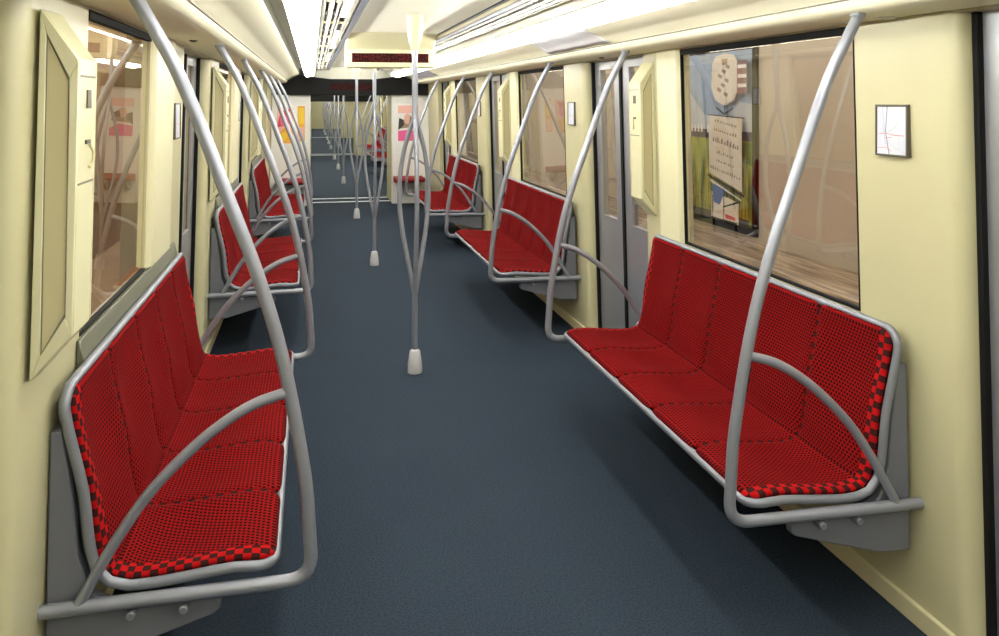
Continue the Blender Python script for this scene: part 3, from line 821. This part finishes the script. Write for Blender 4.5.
def fold_seat(x0, x1, label):
    O = ((x0 + x1) / 2, 14.14, .36); root = empty('fold_down_seat', O); tag(root, label, 'fold-down seat', 'fold-down end seats')
    n = 6; b = MB()
    pr = [(14.14, .36), (13.74, .385), (13.70, .405), (13.69, .43), (13.71, .455), (13.76, .465), (14.0, .455), (14.14, .46)]
    b.prism(pr, x0, x1, 'x'); b.build('cushion', M['fab_plain'], root, O, bevel=.012)
    b = MB(); b.prism([(14.14, .20), (14.09, .20), (13.78, .35), (13.76, .378), (14.14, .36)], x0 + .06, x0 + .10, 'x'); b.prism([(14.14, .20), (14.09, .20), (13.78, .35), (13.76, .378), (14.14, .36)], x1 - .10, x1 - .06, 'x')
    b.build('bracket', M['grey_lt'], root, O, bevel=.004)
fold_seat(.68, 1.16, 'red fold-down seat on the white end panel under the pink poster')
fold_seat(-1.20, -.70, 'red fold-down seat on the white end panel under the orange posters')

# ------------------------------------------------------------------ outside: platform and tunnel
b = MB(); b.box(1.62, 4.9, -4, 46, -.12, -.02); tag(b.build('floor_platform', M['boards']), kind='structure')
b = MB(); b.box(4.72, 4.9, -4, 46, -.02, 2.55); tag(b.build('wall_platform', M['pwall']), kind='structure')
b = MB(); b.box(4.68, 4.9, -4, 46, 2.55, 3.3); tag(b.build('wall_platform_upper', M['pwall2']), kind='structure')
b = MB(); b.box(1.5, 4.9, -4, 46, 3.25, 3.4); tag(b.build('ceiling_platform', M['pceil']), kind='structure')
b = MB(); b.box(-3.4, -3.2, -4, 46, -.6, 3.4); tag(b.build('wall_tunnel', M['twall']), kind='structure')
for i in range(7):
    y = .5 + 4.2 * i
    b = MB(); b.prism([(2.75, 3.245), (2.72, 3.21), (2.76, 3.17), (2.84, 3.17), (2.88, 3.21), (2.85, 3.245)], y, y + 3.2)
    tag(b.build('platform_ceiling_light', M['plamp'], None, (2.8, y + 1.6, 3.24)), 'long white lamp on the platform ceiling, %s from the viewer' % names[i], 'platform lamp', 'platform lamps')

for i in range(4):  # added lamps out of view, brighten what shows through the tunnel-side windows
    y = .5 + 4.2 * i
    b = MB(); b.prism([(-2.75, 3.245), (-2.72, 3.21), (-2.76, 3.17), (-2.84, 3.17), (-2.88, 3.21), (-2.85, 3.245)], y, y + 3.2)
    tag(b.build('added_tunnel_light', M['plamp'], None, (-2.8, y + 1.6, 3.24)), 'added unseen lamp outside the dark window, %s from the viewer' % names[i], 'tunnel lamp', 'added tunnel lamps')
b = MB(); b.box(-3.4, -1.5, -4, 46, 3.25, 3.4); tag(b.build('ceiling_tunnel', M['pceil']), kind='structure')
b = MB(); b.box(-3.4, -1.62, -4, 46, -.3, -.2); tag(b.build('floor_tunnel', M['twall']), kind='structure')
# big landscape poster on the platform wall
def make_billboard():
    y0, y1, z0, z1 = 9.50, 12.50, .03, 2.44; O = (4.70, (y0 + y1) / 2, z0)
    root = empty('billboard', O); tag(root, 'large black-framed field landscape poster on the platform wall seen through the window', 'billboard')
    b = MB(); w = .085
    for a, c, d, e in ((y0, y1, z0, z0 + .10), (y0, y1, z1 - w, z1), (y0, y0 + w, z0 + .10, z1 - w), (y1 - w, y1, z0 + .10, z1 - w)): b.box(4.672, 4.72, a, c, d, e)
    b.build('frame', M['pblack'], root, O, bevel=.004)
    names_ = ['sky', 'cloud', 'wood', 'grass', 'grassd', 'straw', 'rust', 'board', 'boardd', 'pblue', 'soil', 'blackp', 'whitep', 'mauve', 'red']
    ix = {n: i for i, n in enumerate(names_)}
    b = MB(); b.box(4.68, 4.70, y0 + w, y1 - w, z0 + .10, z1 - w)
    lay = [0]
    def poly(mn, pts):
        lay[0] += 1; b.mi = ix[mn]
        if all(9.8 < y < 10.9 for y, z in pts) and len(pts) > 3: pts = [(10.34 + (y - 10.34) * 1.1 - .13, z) for y, z in pts]
        b.quadx(4.6795 - .00012 * lay[0], pts)
    def rect(mn, a, c, d, e): poly(mn, [(a, d), (c, d), (c, e), (a, e)])
    ya, yb = y0 + w, y1 - w
    rect('cloud', ya, yb, 1.32, 1.52)
    poly('cloud', [(10.9, 1.52), (12.2, 1.52), (12.0, 1.75), (11.4, 1.85)]); poly('cloud', [(ya, 1.52), (10.2, 1.52), (9.9, 1.70), (ya, 1.66)])
    rect('grass', ya, yb, z0 + .10, 1.22)
    rect('wood', ya, yb, 1.20, 1.32)
    poly('grassd', [(ya, .9), (ya + .4, .95), (ya + .45, 1.18), (ya, 1.19)])
    rnd = random.Random(3)
    for i in range(420):                                   # blades and stalks of the meadow
        y = rnd.uniform(ya, yb - .05); h = rnd.uniform(.15, .6); zb_ = rnd.uniform(.13, .75); l = rnd.uniform(-.05, .05)
        poly(rnd.choice(['grass', 'grassd', 'straw', 'straw', 'rust' if y < 10.1 else 'grassd', 'grassd']), [(y, zb_), (y + rnd.uniform(.012, .03), zb_), (min(max(y + l, ya), yb), min(zb_ + h, 1.18))])
    rect('soil', ya, yb, z0 + .10, z0 + .20)
    # far buildings on the horizon
    for y, h in ((11.3, .2), (11.42, .27), (11.55, .16), (11.7, .23), (11.9, .14), (12.1, .2)): rect('wood', y, y + .07, 1.30, 1.30 + h)
    for y in (10.75, 10.85, 10.95, 11.05, 11.15): rect('whitep', y, y + .05, 1.28, 1.38)
    # hanging shield
    poly('board', [(10.02, 2.20), (10.12, 2.30), (10.34, 2.33), (10.56, 2.30), (10.66, 2.20), (10.68, 1.88), (10.58, 1.72), (10.34, 1.64), (10.10, 1.72), (10.00, 1.88)])
    poly('boardd', [(10.26, 2.26), (10.42, 2.26), (10.40, 2.18), (10.28, 2.18)])
    for q in range(7):
        a = 10.20 + .26 * ((q * 37 % 11) / 11); zz = 2.16 - .06 * q
        poly('boardd', [(a, zz), (a + .10, zz + .03), (a + .12, zz - .01), (a + .03, zz - .045)])
    rect('blackp', 10.325, 10.345, 1.54, 1.66)
    poly('blackp', [(10.34, 1.55), (10.55, 1.63), (10.56, 1.61), (10.34, 1.52)]); poly('blackp', [(10.34, 1.55), (10.13, 1.63), (10.12, 1.61), (10.34, 1.52)])
    # lettered board, tilted a little
    sl = .0
    poly('board', [(9.92, 1.50), (10.74, 1.53), (10.74, .74), (9.92, .56)])
    poly('blackp', [(9.86, 1.50), (10.78, 1.53), (10.78, 1.515), (9.86, 1.485)])
    for r_, (zz, wd, th) in enumerate(((1.40, .52, .035), (1.28, .56, .035), (1.13, .62, .07), (.99, .40, .035), (.88, .42, .03), (.76, .74, .04))):
        y = 10.33 + wd / 2
        while y > 10.33 - wd / 2:
            cw = rnd.uniform(.02, .05); hh = th * rnd.uniform(.6, 1.3); dz = (y - 10.33) * .13
            poly('boardd' if r_ != 2 else 'mauve', [(y, zz + dz), (y - cw, zz + dz - .004), (y - cw, zz + dz + hh), (y - cw * .3, zz + dz + hh * .8)])
            y -= cw + rnd.uniform(.012, .03)
    poly('blackp', [(9.86, .53), (10.78, .72), (10.78, .70), (9.86, .50)])
    # small lower emblem: blue triangle over a pale panel on posts
    poly('board', [(9.98, .16), (10.66, .16), (10.66, .50), (9.98, .42)])
    poly('pblue', [(10.66, .60), (10.30, .56), (10.44, .34), (10.60, .36)])
    poly('whitep', [(10.70, .66), (9.92, .47), (9.92, .45), (10.70, .63)])
    poly('blackp', [(9.96, .45), (10.36, .33), (10.36, .31), (9.96, .42)])
    rect('blackp', 10.33, 10.35, .14, .56); rect('blackp', 10.62, 10.635, .14, .45); rect('board', 9.98, 10.02, .14, .40)
    poly('red', [(10.06, .18), (10.30, .18), (10.30, .24), (10.06, .22)])
    # block of pale lines in the sky corner
    rect('mauve', 9.60, 9.86, 1.80, 2.22)
    for q in range(3): rect('whitep', 9.62, 9.84, 1.88 + .12 * q, 1.925 + .12 * q)
    b.build('print', [M['p_' + n] for n in names_], root, O, smoothf=False)
make_billboard()

# ------------------------------------------------------------------ camera, world, view
W = bpy.data.worlds.new('World'); S.world = W; W.use_nodes = True
W.node_tree.nodes['Background'].inputs[0].default_value = (.02, .018, .015, 1)
cam = bpy.data.cameras.new('Camera'); co = bpy.data.objects.new('Camera', cam); COL.objects.link(co)
cam.sensor_fit = 'HORIZONTAL'; cam.sensor_width = 36; cam.lens = 36 * 850 / 999
cam.shift_y = -218 / 999; cam.clip_start = .05; cam.clip_end = 200
co.location = (-.635, 0, 1.72); co.rotation_euler = (PI / 2, 0, -math.atan((499.5 - 312) / 850))
S.camera = co
S.view_settings.view_transform = 'Standard'; S.view_settings.look = 'None'; S.view_settings.gamma = 1
S.view_settings.exposure = -0.34
S.view_settings.use_curve_mapping = False
try:
    S.cycles.use_denoising = True
    S.cycles.max_bounces = 10; S.cycles.diffuse_bounces = 6; S.cycles.transparent_max_bounces = 12
    S.cycles.sample_clamp_indirect = 8
except Exception: pass
